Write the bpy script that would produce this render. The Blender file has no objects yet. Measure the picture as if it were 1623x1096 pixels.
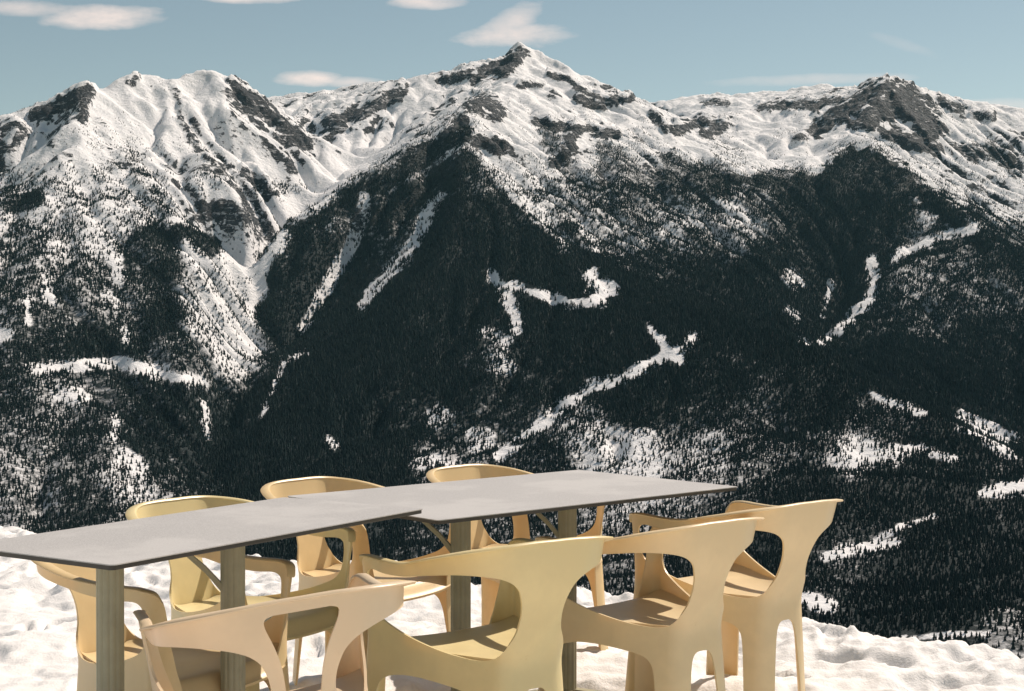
import bpy, math, random
import numpy as np
from mathutils import Vector, Matrix
from mathutils.geometry import delaunay_2d_cdt

S = bpy.context.scene
COL = S.collection
R = math.radians
random.seed(4)
rng = np.random.default_rng(7)

# ------------------------------------------------------------------ camera, sky, sun
FPX, CX, CY, HOR = 2254.0, 811.5, 548.0, 525.0        # focal length, centre and horizon in photo pixels
PITCH = math.atan((CY - HOR) / FPX)
CAMZ = 1.30
HAZE = True
cam = bpy.data.objects.new('camera', bpy.data.cameras.new('camera'))
COL.objects.link(cam)
cam.data.sensor_width = 36.0
cam.data.lens = 36.0 * FPX / 1623.0
cam.data.clip_start = 0.05
cam.data.clip_end = 40000
cam.location = (0, 0, CAMZ)
cam.rotation_euler = (math.pi / 2 - PITCH, 0, 0)
S.camera = cam

SUN_AZ, SUN_EL = R(42), R(48)                          # azimuth counted from +X towards +Y
sd = Vector((math.cos(SUN_EL) * math.cos(SUN_AZ), math.cos(SUN_EL) * math.sin(SUN_AZ), math.sin(SUN_EL)))
sun = bpy.data.objects.new('sun', bpy.data.lights.new('sun', 'SUN'))
COL.objects.link(sun)
sun.data.energy = 4.2
sun.data.angle = R(0.5)
sun.data.color = (1.0, 0.865, 0.745)
sun.rotation_euler = sd.to_track_quat('Z', 'Y').to_euler()
sun.location = (20, 5, 30)

W = bpy.data.worlds.new('World')
S.world = W
W.use_nodes = True


def build_world():
    nt = W.node_tree
    N, L = nt.nodes, nt.links
    N.clear()
    out = N.new('ShaderNodeOutputWorld')
    bg = N.new('ShaderNodeBackground')
    sky = N.new('ShaderNodeTexSky')
    sky.sky_type = 'NISHITA'
    sky.sun_disc = False
    sky.sun_elevation = SUN_EL
    sky.sun_rotation = math.pi / 2 - SUN_AZ
    sky.altitude = 2000
    sky.air_density = 1.0
    sky.dust_density = 0.6
    sky.ozone_density = 1.5
    tint = N.new('ShaderNodeMix'); tint.data_type = 'RGBA'; tint.blend_type = 'MULTIPLY'
    tint.inputs[0].default_value = 1.0
    L.new(sky.outputs[0], tint.inputs[6])
    tint.inputs[7].default_value = (1.03, 0.87, 0.625, 1)
    tc = N.new('ShaderNodeTexCoord')
    sep = N.new('ShaderNodeSeparateXYZ')
    L.new(tc.outputs['Generated'], sep.inputs[0])

    def M(op, a, b=None, c=None, clamp=False):
        n = N.new('ShaderNodeMath'); n.operation = op; n.use_clamp = clamp
        for i, v in enumerate((a, b, c)):
            if v is None: continue
            if isinstance(v, (int, float)): n.inputs[i].default_value = v
            else: L.new(v, n.inputs[i])
        return n.outputs[0]
    ysafe = M('MAXIMUM', sep.outputs[1], 0.05)
    gx = M('DIVIDE', sep.outputs[0], ysafe)
    gz = M('DIVIDE', sep.outputs[2], ysafe)
    com = N.new('ShaderNodeCombineXYZ')
    L.new(gx, com.inputs[0]); L.new(M('MULTIPLY', gz, 2.6), com.inputs[1])
    noi = N.new('ShaderNodeTexNoise'); noi.inputs['Scale'].default_value = 24; noi.inputs['Detail'].default_value = 7
    noi.inputs['Roughness'].default_value = 0.62
    L.new(com.outputs[0], noi.inputs['Vector'])
    noi2 = N.new('ShaderNodeTexNoise'); noi2.inputs['Scale'].default_value = 9; noi2.inputs['Detail'].default_value = 4
    L.new(com.outputs[0], noi2.inputs['Vector'])
    total = None
    # wisps: centre and half size as tangents of azimuth and elevation, tilt, strength
    for (u, v, a, b, tilt, s) in CLOUDS:
        x0, z0 = (u - CX) / FPX, (HOR - v) / FPX
        dx = M('SUBTRACT', gx, x0); dz = M('SUBTRACT', gz, z0)
        ct, st = math.cos(tilt), math.sin(tilt)
        ex = M('ADD', M('MULTIPLY', dx, ct * FPX / a), M('MULTIPLY', dz, st * FPX / a))
        ez = M('ADD', M('MULTIPLY', dx, -st * FPX / b), M('MULTIPLY', dz, ct * FPX / b))
        r2 = M('ADD', M('MULTIPLY', ex, ex), M('MULTIPLY', ez, ez))
        r2 = M('ADD', r2, M('MULTIPLY', M('SUBTRACT', noi.outputs['Fac'], 0.5), 2.2))
        r2 = M('ADD', r2, M('MULTIPLY', M('SUBTRACT', noi2.outputs['Fac'], 0.5), 1.2))
        k = M('MULTIPLY', M('SUBTRACT', 1.05, r2), 0.72, clamp=True)
        k = M('MULTIPLY', M('SMOOTH_MIN', k, 1.0, 0.2), s)
        total = k if total is None else M('MAXIMUM', total, k)
    mix = N.new('ShaderNodeMix'); mix.data_type = 'RGBA'
    L.new(M('MULTIPLY', total, 1.0, clamp=True), mix.inputs[0])
    L.new(tint.outputs[2], mix.inputs[6])
    mix.inputs[7].default_value = (8.3, 6.9, 6.2, 1)
    L.new(mix.outputs[2], bg.inputs[0])
    bg.inputs[1].default_value = 0.10
    L.new(bg.outputs[0], out.inputs[0])


CLOUDS = [(160, 27, 100, 22, 0.02, 0.95), (40, 14, 120, 14, -0.05, 0.6), (815, 58, 95, 22, 0.05, 0.85),
          (810, 40, 60, 24, 0.5, 0.7), (490, 125, 58, 14, 0.0, 0.95), (560, 131, 60, 10, -0.02, 0.6),
          (672, 6, 62, 12, 0.0, 0.8), (400, -3, 90, 10, 0.0, 0.7), (1280, 128, 180, 10, 0.03, 0.35), (1590, 168, 120, 12, 0.0, 0.4),
          (1430, 72, 60, 12, -0.3, 0.18)]
build_world()
S.view_settings.view_transform = 'Standard'
S.view_settings.look = 'None'
S.view_settings.gamma = 1.0
S.view_settings.use_curve_mapping = False
S.view_settings.exposure = 0.38

# ------------------------------------------------------------------ helpers


def tag(o, label=None, cat=None, group=None, kind=None):
    if label: o['label'] = label
    if cat: o['category'] = cat
    if group: o['group'] = group
    if kind: o['kind'] = kind
    return o


def empty(name, loc=(0, 0, 0), rz=0.0):
    o = bpy.data.objects.new(name, None)
    COL.objects.link(o)
    o.location = loc
    o.rotation_euler = (0, 0, rz)
    o.empty_display_size = 0.1
    return o


class MB:
    """collects verts and faces of one mesh"""
    def __init__(self):
        self.v = []; self.f = []

    def add(self, verts, faces):
        b = len(self.v)
        self.v += [tuple(p) for p in verts]
        self.f += [tuple(b + i for i in q) for q in faces]

    def prism(self, poly, z0, z1):
        n = len(poly)
        vs = [(x, y, z0) for x, y in poly] + [(x, y, z1) for x, y in poly]
        fs = [tuple(range(n - 1, -1, -1)), tuple(range(n, 2 * n))]
        fs += [(i, (i + 1) % n, n + (i + 1) % n, n + i) for i in range(n)]
        self.add(vs, fs)

    def loft(self, rings, cap=True):
        n = len(rings[0]); vs = [p for r in rings for p in r]; fs = []
        for k in range(len(rings) - 1):
            for i in range(n):
                j = (i + 1) % n
                fs.append((k * n + i, k * n + j, (k + 1) * n + j, (k + 1) * n + i))
        if cap:
            fs.append(tuple(range(n - 1, -1, -1)))
            fs.append(tuple((len(rings) - 1) * n + i for i in range(n)))
        self.add(vs, fs)

    def build(self, name, mat, parent=None, smooth=False, angle=40):
        me = bpy.data.meshes.new(name)
        me.from_pydata(self.v, [], self.f)
        me.validate()
        me.materials.append(mat)
        if smooth:
            me.polygons.foreach_set('use_smooth', [True] * len(me.polygons))
            me.update()
            try: me.set_sharp_from_angle(angle=R(angle))
            except Exception: pass
        o = bpy.data.objects.new(name, me)
        COL.objects.link(o)
        if parent: o.parent = parent
        return o


def cr(pts, n=8, closed=False):
    """Catmull-Rom through pts"""
    P = [np.array(p, float) for p in pts]; out = []
    m = len(P); rngk = range(m if closed else m - 1)
    for i in rngk:
        if closed: a, b, c, d = P[(i - 1) % m], P[i], P[(i + 1) % m], P[(i + 2) % m]
        else: a, b, c, d = P[max(i - 1, 0)], P[i], P[i + 1], P[min(i + 2, m - 1)]
        for k in range(n):
            t = k / n
            out.append(0.5 * ((2 * b) + (c - a) * t + (2 * a - 5 * b + 4 * c - d) * t * t + (3 * b - a - 3 * c + d) * t ** 3))
    if not closed: out.append(P[-1])
    return np.array(out)


def sstep(a, b, x):
    t = np.clip((x - a) / (b - a), 0, 1)
    return t * t * (3 - 2 * t)


class Mat:
    """small node-tree writer"""
    def __init__(self, name):
        self.m = bpy.data.materials.new(name)
        self.m.use_nodes = True
        self.N, self.L = self.m.node_tree.nodes, self.m.node_tree.links
        self.b = self.N['Principled BSDF']
        self.out = self.N['Material Output']

    def new(self, t, **kw):
        n = self.N.new(t)
        for k, v in kw.items(): setattr(n, k, v)
        return n

    def link(self, a, b): self.L.new(a, b)

    def set(self, n, i, v):
        if hasattr(v, 'is_output'): self.L.new(v, n.inputs[i])
        else: n.inputs[i].default_value = v

    def math(self, op, a, b=0.0, clamp=False):
        n = self.new('ShaderNodeMath', operation=op, use_clamp=clamp)
        self.set(n, 0, a); self.set(n, 1, b)
        return n.outputs[0]

    def mix(self, f, a, b, mode='MIX'):
        n = self.new('ShaderNodeMix', data_type='RGBA', blend_type=mode)
        self.set(n, 0, f); self.set(n, 6, a); self.set(n, 7, b)
        return n.outputs[2]

    def noise(self, scale, detail=4, rough=0.55, vec=None):
        n = self.new('ShaderNodeTexNoise')
        n.inputs['Scale'].default_value = scale; n.inputs['Detail'].default_value = detail
        n.inputs['Roughness'].default_value = rough
        if vec is not None: self.link(vec, n.inputs['Vector'])
        return n.outputs['Fac']

    def ramp(self, f, a, b, smooth=True):
        n = self.new('ShaderNodeMapRange', interpolation_type='SMOOTHSTEP' if smooth else 'LINEAR')
        self.set(n, 0, f); n.inputs[1].default_value = a; n.inputs[2].default_value = b
        return n.outputs[0]

    def attr(self, name):
        n = self.new('ShaderNodeAttribute'); n.attribute_name = name
        return n.outputs['Fac']

    def coord(self, kind='Object'):
        return self.new('ShaderNodeTexCoord').outputs[kind]

    def bump(self, h, strength, dist):
        n = self.new('ShaderNodeBump')
        n.inputs['Strength'].default_value = strength; n.inputs['Distance'].default_value = dist
        self.link(h, n.inputs['Height']); self.link(n.outputs[0], self.b.inputs['Normal'])


def plastic(name, col, rough=0.36):
    m = Mat(name)
    co = m.coord()
    big = m.noise(7, 4, 0.6, co)
    fine = m.noise(160, 3, 0.6, co)
    c = m.mix(m.ramp(big, 0.35, 0.7), (*[x * 0.9 for x in col], 1), (*col, 1))
    scuff = m.ramp(m.noise(22, 6, 0.75, co), 0.62, 0.74)
    c = m.mix(m.math('MULTIPLY', scuff, 0.5), c, (col[0] * 0.78, col[1] * 0.72, col[2] * 0.62, 1))
    m.link(c, m.b.inputs['Base Color'])
    m.link(m.math('ADD', m.math('MULTIPLY', big, 0.25), rough - 0.1), m.b.inputs['Roughness'])
    m.b.inputs['Specular IOR Level'].default_value = 0.5
    m.bump(fine, 0.12, 0.001)
    tr = m.new('ShaderNodeBsdfTranslucent')
    tr.inputs[0].default_value = (col[0], col[1] * 0.74, col[2] * 0.40, 1)
    mx = m.new('ShaderNodeMixShader'); mx.inputs[0].default_value = 0.22
    m.link(m.b.outputs[0], mx.inputs[1]); m.link(tr.outputs[0], mx.inputs[2])
    m.link(mx.outputs[0], m.out.inputs[0])
    return m.m


# ------------------------------------------------------------------ chairs
HALF_W, REAR, FRONT, RR, RF = 0.262, -0.25, 0.25, 0.17, 0.045
U1 = HALF_W - RR
U2 = U1 + RR * math.pi / 2
U3 = U2 + (FRONT - RF) - (REAR + RR)
U4 = U3 + RF * math.pi / 2


def plan(u):
    """horseshoe plan: |u| from the middle of the back round the corner, along the side, round the front corner"""
    a = abs(u); s = 1.0 if u >= 0 else -1.0
    if a < U1: p, n = (a, REAR), (0, -1)
    elif a < U2:
        t = (a - U1) / RR
        p = (U1 + RR * math.sin(t), REAR + RR - RR * math.cos(t)); n = (math.sin(t), -math.cos(t))
    elif a < U3: p, n = (HALF_W, REAR + RR + a - U2), (1, 0)
    elif a < U4:
        t = (a - U3) / RF
        p = (HALF_W - RF + RF * math.cos(t), FRONT - RF + RF * math.sin(t)); n = (math.cos(t), math.sin(t))
    else: p, n = (HALF_W - RF - (a - U4), FRONT), (0, 1)
    return p[0] * s, p[1], n[0] * s, n[1]


REAR_W, REAR_R = .098, .026


def plan_low(u):
    """narrower plan of seat and legs: short straight rear, sharp corners, sides fanning out to the front posts"""
    a = abs(u); s = 1.0 if u >= 0 else -1.0
    cx, cy = REAR_W, REAR                                     # rear corner
    fx, fy = HALF_W - .004, FRONT - RF                        # where the front corner begins
    L = math.hypot(fx - cx, fy - cy)
    dx, dy = (fx - cx) / L, (fy - cy) / L
    nx, ny = dy, -dx
    if a >= U3:
        return plan(u)
    v = a * REAR_W / U1 if a < U1 else REAR_W + (a - U1) / (U3 - U1) * L
    k = (v - REAR_W) / REAR_R
    w = float(sstep(-1, 1, k))                                # turn of the corner
    if k < 0: p = (v, cy)
    else: p = (cx + dx * (v - REAR_W), cy + dy * (v - REAR_W))
    r = max(0.0, 1 - abs(k)) ** 2 * REAR_R * .28
    n = ((1 - w) * 0 + w * nx, -(1 - w) + w * ny)
    q = math.hypot(*n); n = (n[0] / q, n[1] / q)
    t = max(0.0, min(1.0, (v - REAR_W) / L))
    bow = .022 * math.sin(math.pi * t)
    p = (p[0] - n[0] * r + nx * bow, p[1] - n[1] * r + ny * bow)
    f = float(sstep(.80, 1.0, t))                             # ease into the front corner
    n = (n[0] * (1 - f) + f, n[1] * (1 - f)); q = math.hypot(*n); n = (n[0] / q, n[1] / q)
    return p[0] * s, p[1], n[0] * s, n[1]


def plan_at(u, z):
    t = float(sstep(.44, .66, z))
    A = plan_low(u); B = plan(u)
    x, y, nx, ny = (A[i] * (1 - t) + B[i] * t for i in range(4))
    q = math.hypot(nx, ny) + 1e-9
    return x, y, nx / q, ny / q


def shell_pt(u, z, off):
    x, y, nx, ny = plan_at(u, z)
    a = abs(u)
    o = off + max(0.0, 0.42 - z) * 0.07 + 0.022 * float(sstep(0.45, 0.76, z))
    lean = -0.22 * max(0.0, z - 0.40) * float(1 - sstep(0.12, 0.55, a))
    return (x + nx * o, y + ny * o + lean, z)


TOP = [(0, .768), (.08, .768), (.16, .762), (.24, .746), (.32, .720), (.40, .694), (.48, .683), (.56, .682), (.61, .683), (.645, .681), (.670, .672), (.684, .645)]
OUTER = TOP + [(.692, .60), (.702, .53), (.722, .46), (.742, .40), (.748, .30), (.744, .15), (.736, 0)]
FRONT_LEG_IN = [(.640, 0), (.628, .15), (.616, .24), (.604, .290), (.578, .325), (.51, .345), (.42, .350), (.32, .344), (.235, .332), (.196, .312), (.178, .27), (.166, .15), (.155, 0)]
REAR_LEG_IN = [(.072, 0), (.064, .12), (.056, .22), (.048, .29), (.038, .325), (.022, .340), (0, .342)]
HOLE = [(.069, .535), (.070, .570), (.080, .606), (.098, .638), (.130, .662), (.18, .677), (.25, .680), (.33, .668), (.43, .648), (.53, .641), (.60, .645), (.628, .638), (.639, .620),
        (.641, .575), (.632, .535), (.60, .505), (.54, .482), (.46, .460), (.37, .442), (.29, .430), (.22, .424), (.165, .424), (.125, .436), (.098, .462), (.076, .498)]
TRI = [(.0, .737), (.062, .737), (.080, .730), (.080, .710), (.062, .665), (.046, .612), (.038, .55), (.034, .50), (.033, .46), (.0, .452)]


def mirror(p): return [(-a, b) for a, b in p][::-1]


def inside(poly, x, y):
    c = np.zeros(len(x), bool)
    px, py = poly[:, 0], poly[:, 1]
    j = len(poly) - 1
    for i in range(len(poly)):
        cond = ((py[i] > y) != (py[j] > y))
        with np.errstate(divide='ignore', invalid='ignore'):
            c ^= cond & (x < (px[j] - px[i]) * (y - py[i]) / (py[j] - py[i]) + px[i])
        j = i
    return c


def shell_mesh(tri_hole):
    o = cr(OUTER, 6); o2 = cr(FRONT_LEG_IN, 6); o3 = cr(REAR_LEG_IN, 6)
    half = [tuple(p) for p in o] + [tuple(p) for p in o2] + [tuple(p) for p in o3]
    full = half[:-1] + [half[-1]] + [(-a, b) for a, b in half[1:-1]][::-1]
    loops = [np.array(full)]
    h = cr(HOLE, 4, True)
    loops += [h, np.array([(-a, b) for a, b in h])[::-1]]
    if tri_hole:
        t = cr(TRI[1:-1], 4); th = [tuple(p) for p in t]
        loops.append(np.array([(0, .737)] + th + [(0, .452)] + [(-a, b) for a, b in th][::-1]))
    V = []; E = []
    for lp in loops:
        b = len(V); n = len(lp)
        V += [Vector(p) for p in lp]
        E += [(b + i, b + (i + 1) % n) for i in range(n)]
    bound = np.array([tuple(v) for v in V])
    gu, gz = np.meshgrid(np.arange(-.75, .7501, .02), np.arange(.01, .768, .02))
    g = np.c_[gu.ravel(), gz.ravel()]
    ok = inside(loops[0], g[:, 0], g[:, 1])
    for lp in loops[1:]: ok &= ~inside(lp, g[:, 0], g[:, 1])
    g = g[ok]
    dist = np.sqrt(((g[:, None, :] - bound[None]) ** 2).sum(2)).min(1)
    g = g[dist > .009]
    V += [Vector(p) for p in g]
    vo, eo, fo, ov, oe, of = delaunay_2d_cdt(V, E, [], 0, 1e-6)
    vo = np.array([tuple(v) for v in vo])
    fo = np.array([f for f in fo])
    c = vo[fo].mean(1)
    ok = inside(loops[0], c[:, 0], c[:, 1])
    for lp in loops[1:]: ok &= ~inside(lp, c[:, 0], c[:, 1])
    return vo, fo[ok], c[ok], [l for l in loops]


TH = 0.007


def make_chair(mat, tri_hole=False):
    root = empty('armchair')
    vo, fo, c, loops = shell_mesh(tri_hole)
    au, z = np.abs(c[:, 0]), c[:, 1]
    part = np.full(len(c), 'seat_frame', dtype=object)
    part[(z >= .42) & (au <= .36)] = 'backrest'
    part[(z >= .42) & (au > .36)] = 'armrest'
    part[(z < .31) & (au > .42)] = 'front_leg'
    part[(z < .31) & (au <= .42)] = 'rear_leg'
    outer = np.array([shell_pt(a, b, TH / 2) for a, b in vo])
    inner = np.array([shell_pt(a, b, -TH / 2) for a, b in vo])
    # outer normals from the whole shell so that parts shade as one moulding
    fn = np.cross(outer[fo[:, 1]] - outer[fo[:, 0]], outer[fo[:, 2]] - outer[fo[:, 0]])
    vn = np.zeros_like(outer)
    for k in range(3): np.add.at(vn, fo[:, k], fn)
    vn /= np.linalg.norm(vn, axis=1)[:, None] + 1e-12
    ref = np.array([plan_at(a, b)[2:] for a, b in vo])
    flip = (vn[:, :2] * ref).sum(1).mean() < 0
    if flip: vn = -vn
    # boundary edges
    ed = {}
    for f in fo:
        for i in range(3):
            e = (f[i], f[(i + 1) % 3]); ed.setdefault(tuple(sorted(e)), []).append(e)
    bnd = {k: v[0] for k, v in ed.items() if len(v) == 1}

    def piece(name, sel, kindname):
        fs = fo[sel]
        used = np.unique(fs); idx = {int(a): i for i, a in enumerate(used)}
        n = len(used)
        verts = [tuple(outer[i]) for i in used] + [tuple(inner[i]) for i in used]
        norms = [tuple(vn[i]) for i in used] + [tuple(-vn[i]) for i in used]
        faces = []
        for f in fs:
            a, b, d = (idx[int(q)] for q in f)
            faces.append((a, d, b) if flip else (a, b, d))
            faces.append((n + a, n + b, n + d) if flip else (n + a, n + d, n + b))
        for f in fs:
            for i in range(3):
                e = (f[i], f[(i + 1) % 3])
                if tuple(sorted(e)) in bnd:
                    p0, p1 = outer[e[0]], outer[e[1]]; q0, q1 = inner[e[0]], inner[e[1]]
                    b = len(verts)
                    verts += [tuple(p0), tuple(p1), tuple(q1), tuple(q0)]
                    wn = np.cross(p1 - p0, q0 - p0); wn /= np.linalg.norm(wn) + 1e-12
                    if not flip: wn = -wn
                    norms += [tuple(wn)] * 4
                    faces.append((b, b + 1, b + 2, b + 3) if flip else (b + 3, b + 2, b + 1, b))
        me = bpy.data.meshes.new(kindname)
        me.from_pydata(verts, [], faces)
        me.polygons.foreach_set('use_smooth', [True] * len(me.polygons))
        me.materials.append(mat)
        me.update()
        me.normals_split_custom_set_from_vertices(norms)
        ob = bpy.data.objects.new(kindname, me)
        COL.objects.link(ob); ob.parent = root
        return ob
    right = c[:, 0] > 0
    back = piece('b', part == 'backrest', 'backrest')
    for s in (right, ~right):
        piece('a', (part == 'armrest') & s, 'armrest')
        piece('l', (part == 'front_leg') & s, 'leg')
        piece('l', (part == 'rear_leg') & s, 'leg')
    piece('f', part == 'seat_frame', 'seat_frame')
    # rolled rim along the top of arms and back
    t = cr(TOP, 5)
    line = [(-a, b) for a, b in t[1:]][::-1] + [tuple(p) for p in t]
    m = MB(); rings = []
    for u, zt in line:
        a = abs(u)
        wo = .012 + .020 * float(sstep(.10, .26, a) * (1 - sstep(.34, .50, a))); wi = .006 + .010 * float(sstep(.35, .55, a) * (1 - sstep(.66, .71, a)))
        rings.append([shell_pt(u, zt - .006, -wi + .002), shell_pt(u, zt - .004, -wi), shell_pt(u, zt + .001, -wi + .003), shell_pt(u, zt + .0025, 0),
                      shell_pt(u, zt + .001, wo - .003), shell_pt(u, zt - .002, wo), shell_pt(u, zt - .006, wo - .002)])
    m.loft(rings)
    m.build('rim', mat, root, True, 60)
    # seat with a shallow dish and a rolled front edge
    us = np.linspace(U1 * 1.02, U3, 300)
    pl = np.array([plan_at(u, .42)[:2] for u in us])
    ys = np.concatenate([np.linspace(REAR + .002, -.17, 9), np.linspace(-.15, .20, 15), np.linspace(.215, FRONT + .012, 7)])
    nx = 25; top = []; bot = []
    for y in ys:
        hw = np.interp(min(y, FRONT - RF), pl[:, 1], pl[:, 0]) - .004
        if y > FRONT - RF: hw -= .030 * ((y - FRONT + RF) / .057) ** 2
        for k in range(nx):
            s = k / (nx - 1) * 2 - 1
            x = hw * s
            zz = .418 - .012 * (1 - s * s) * float(sstep(-.25, -.05, y)) + .012 * float(sstep(.0, .18, y)) - .050 * float(sstep(.20, FRONT + .014, y)) ** 1.6
            zz += .012 * s ** 6
            top.append((x, y, zz)); bot.append((x, y - .002, zz - .008))
    m = MB(); ny = len(ys); fs = []
    for j in range(ny - 1):
        for k in range(nx - 1):
            a = j * nx + k
            fs.append((a, a + 1, a + nx + 1, a + nx))
    n = ny * nx
    allf = fs + [tuple(n + i for i in reversed(f)) for f in fs]
    ring = [k for k in range(nx)] + [j * nx + nx - 1 for j in range(1, ny)] + [(ny - 1) * nx + k for k in range(nx - 2, -1, -1)] + [j * nx for j in range(ny - 2, 0, -1)]
    for i in range(len(ring)):
        a, b = ring[i], ring[(i + 1) % len(ring)]
        allf.append((b, a, n + a, n + b))
    m.add(top + bot, allf)
    m.build('seat', mat, root, True, 50)
    return root


def copy_tree(o, parent=None):
    c = o.copy(); COL.objects.link(c)
    if parent: c.parent = parent
    for ch in o.children: copy_tree(ch, c)
    return c


def set_material(o, mat):
    for ch in o.children:
        if ch.type == 'MESH':
            ch.data = ch.data.copy(); ch.data.materials[0] = mat


CREAM = plastic('plastic_cream', (.88, .775, .43))
BEIGE = plastic('plastic_beige', (.89, .75, .465))
SAND = plastic('plastic_sand', (.88, .74, .52))
OCHRE = plastic('plastic_ochre', (.88, .71, .40))

ZT = CAMZ - .541                      # height of the longer table's top
T2C, T2YAW, T2L, T2W = Vector((.024, 4.80)), .722, 1.333, .80


def t2(a, b):                         # a along the long table, b across it away from the camera
    ca, sa = math.cos(T2YAW), math.sin(T2YAW)
    return (T2C.x + ca * a - sa * b, T2C.y + sa * a + ca * b)


GROUP = 'moulded plastic armchairs round the two tables'
proto = make_chair(BEIGE)
holed = make_chair(SAND, True)
# place of the seat centre, height of the feet, heading and lean, material
CH = [
    (holed, -.492, 3.265, .012, .375, .0, -.098, SAND, 'pinkish beige armchair in the foreground with a triangular hole in its backrest'),
    (proto, -.082, 4.05, .0, .61, 0, 0, CREAM, 'yellowish cream armchair in the middle of the near side with a solid backrest'),
    (proto, .440, 4.61, -.025, .657, 0, -.010, BEIGE, 'beige armchair between the yellowish cream armchair and the one at the far right'),
    (proto, .762, 5.02, -.005, .697, .03, 0, BEIGE, 'beige armchair at the far right, its whole right side clear against the dark forest'),
    (proto, -.868, 4.600, -.012, 4.08, 0, 0, CREAM, 'cream armchair behind the narrow left table, rounded back rising over that tabletop'),
    (proto, -.548, 5.245, -.012, 4.06, 0, 0, OCHRE, 'tan armchair behind the joint where the two tables meet'),
    (proto, .03, 5.755, -.012, 4.0, 0, 0, OCHRE, 'tan armchair behind the wide right table, rounded back highest in the picture'),
    (proto, -.965, 3.95, -.02, 4.16, 0, 0, OCHRE, 'ochre armchair tucked under the left end of the narrow table'),
]
used = set()
for src, x, y, z, yaw, rx, ry, mat, label in CH:
    c = src if src not in used else copy_tree(src)
    used.add(src)
    set_material(c, mat)
    c.location = (x, y, z)
    c.rotation_euler = (rx, ry, yaw)
    c.scale = (.97, .97, .97)
    tag(c, label, 'armchair', GROUP)


# ------------------------------------------------------------------ tables
def laminate():
    m = Mat('laminate_grey')
    co = m.coord()
    sp = m.ramp(m.noise(420, 2, 0.5, co), 0.35, 0.65)
    big = m.noise(3.5, 4, 0.6, co)
    c = m.mix(sp, (.35, .343, .335, 1), (.48, .47, .46, 1))
    c = m.mix(m.math('MULTIPLY', m.ramp(big, .45, .62), .45), c, (.54, .53, .515, 1))
    m.link(c, m.b.inputs['Base Color'])
    m.link(m.math('ADD', m.math('MULTIPLY', big, .2), .55), m.b.inputs['Roughness'])
    m.bump(m.noise(500, 2, .5, co), .08, .001)
    return m.m


def simple(name, col, rough=.6, var=.15, scale=12):
    m = Mat(name)
    n = m.noise(scale, 5, .6, m.coord())
    c = m.mix(m.ramp(n, .3, .7), (*[x * (1 - var) for x in col], 1), (*[min(1, x * (1 + var)) for x in col], 1))
    m.link(c, m.b.inputs['Base Color'])
    m.b.inputs['Roughness'].default_value = rough
    return m.m


LAM = laminate()
CORE = simple('laminate_core', (.045, .040, .034), .55)
LEG = simple('olive_plastic', (.33, .305, .205), .5, .12, 9)


def make_table(loc, yaw, L, Wd, legs, label):
    root = empty('table', (loc[0], loc[1], 0), yaw)
    h = loc[2]
    r = .012
    poly = []
    for sx, sy, a0 in ((1, -1, -90), (1, 1, 0), (-1, 1, 90), (-1, -1, 180)):
        for k in range(5):
            a = R(a0 + 22.5 * k)
            poly.append((sx * (L / 2 - r) + r * math.cos(a), sy * (Wd / 2 - r) + r * math.sin(a)))
    core = MB(); core.prism([(x * (1 - .004 / L), y * (1 - .004 / Wd)) for x, y in poly], h - .013, h - .0025)
    tb = core.build('tabletop', CORE, root)
    top = MB(); top.prism(poly, h - .0025, h)
    top.build('laminate_sheet', LAM, tb)
    for (lx, ly, strut) in legs:
        m = MB(); rings = []
        n = 72
        for z in (-.05, 0, .3, .55, h - .06, h - .014):
            rings.append([(lx + (.031 + .0022 * abs(math.cos(6 * a)) ** .6) * math.cos(a), ly + (.031 + .0022 * abs(math.cos(6 * a)) ** .6) * math.sin(a), z)
                          for a in [2 * math.pi * k / n for k in range(n)]])
        m.loft(rings)
        lg = m.build('leg', LEG, root, True, 50)
        # four arched arms carrying the top
        for q in range(4):
            ang = R(45 + 90 * q)
            ax, ay = math.cos(ang), math.sin(ang)
            m = MB()
            sec = lambda d, w, z0, z1: [(lx + ax * d - ay * w * e, ly + ay * d + ax * w * e, zz) for e, zz in ((-1, z0), (1, z0), (1, z1), (-1, z1))]
            m.loft([sec(.022, .019, h - .046, h - .0135), sec(.15, .017, h - .040, h - .0135), sec(.18, .016, h - .034, h - .0135), sec(.20, .015, h - .020, h - .0135)])
            if q == 1 and strut:                                  # a short straight strut under the arm
                m.loft([sec(.165, .010, h - .050, h - .036), sec(.120, .010, h - .088, h - .072), sec(.070, .011, h - .135, h - .116), sec(.026, .012, h - .190, h - .165)])
            m.build('bracket', LEG, lg)
            m = MB(); rings = []
            for k in range(9):
                t = k / 8
                d = .02 + t * .27
                w = .026 - .010 * t
                zb = -.02; zt = .055 - .035 * t
                rings.append([(lx + ax * d - ay * w * e, ly + ay * d + ax * w * e, zz) for e, zz in ((-1, zb), (1, zb), (.7, zt), (-.7, zt))])
            m.loft(rings)
            m.build('foot', LEG, lg)
    tag(root, label, 'table')
    return root


make_table((T2C.x, T2C.y, ZT), T2YAW, T2L, T2W, [(-.255, 0, True), (.225, 0, True)],
           'wide grey topped table on the right, with a pointed corner jutting over the beige armchairs')
T1 = np.array([(-1.285, 3.37), (-.885, 3.09), (-.265, 4.06), (-.70, 4.42)])
c1 = T1.mean(0)
make_table((-.787, 3.735, ZT + .03), R(57.8), 1.165, .53, [(-.35, 0, False), (.075, 0, True)],
           'narrow grey topped table on the left, lapping over the edge of the wide table')


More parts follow.
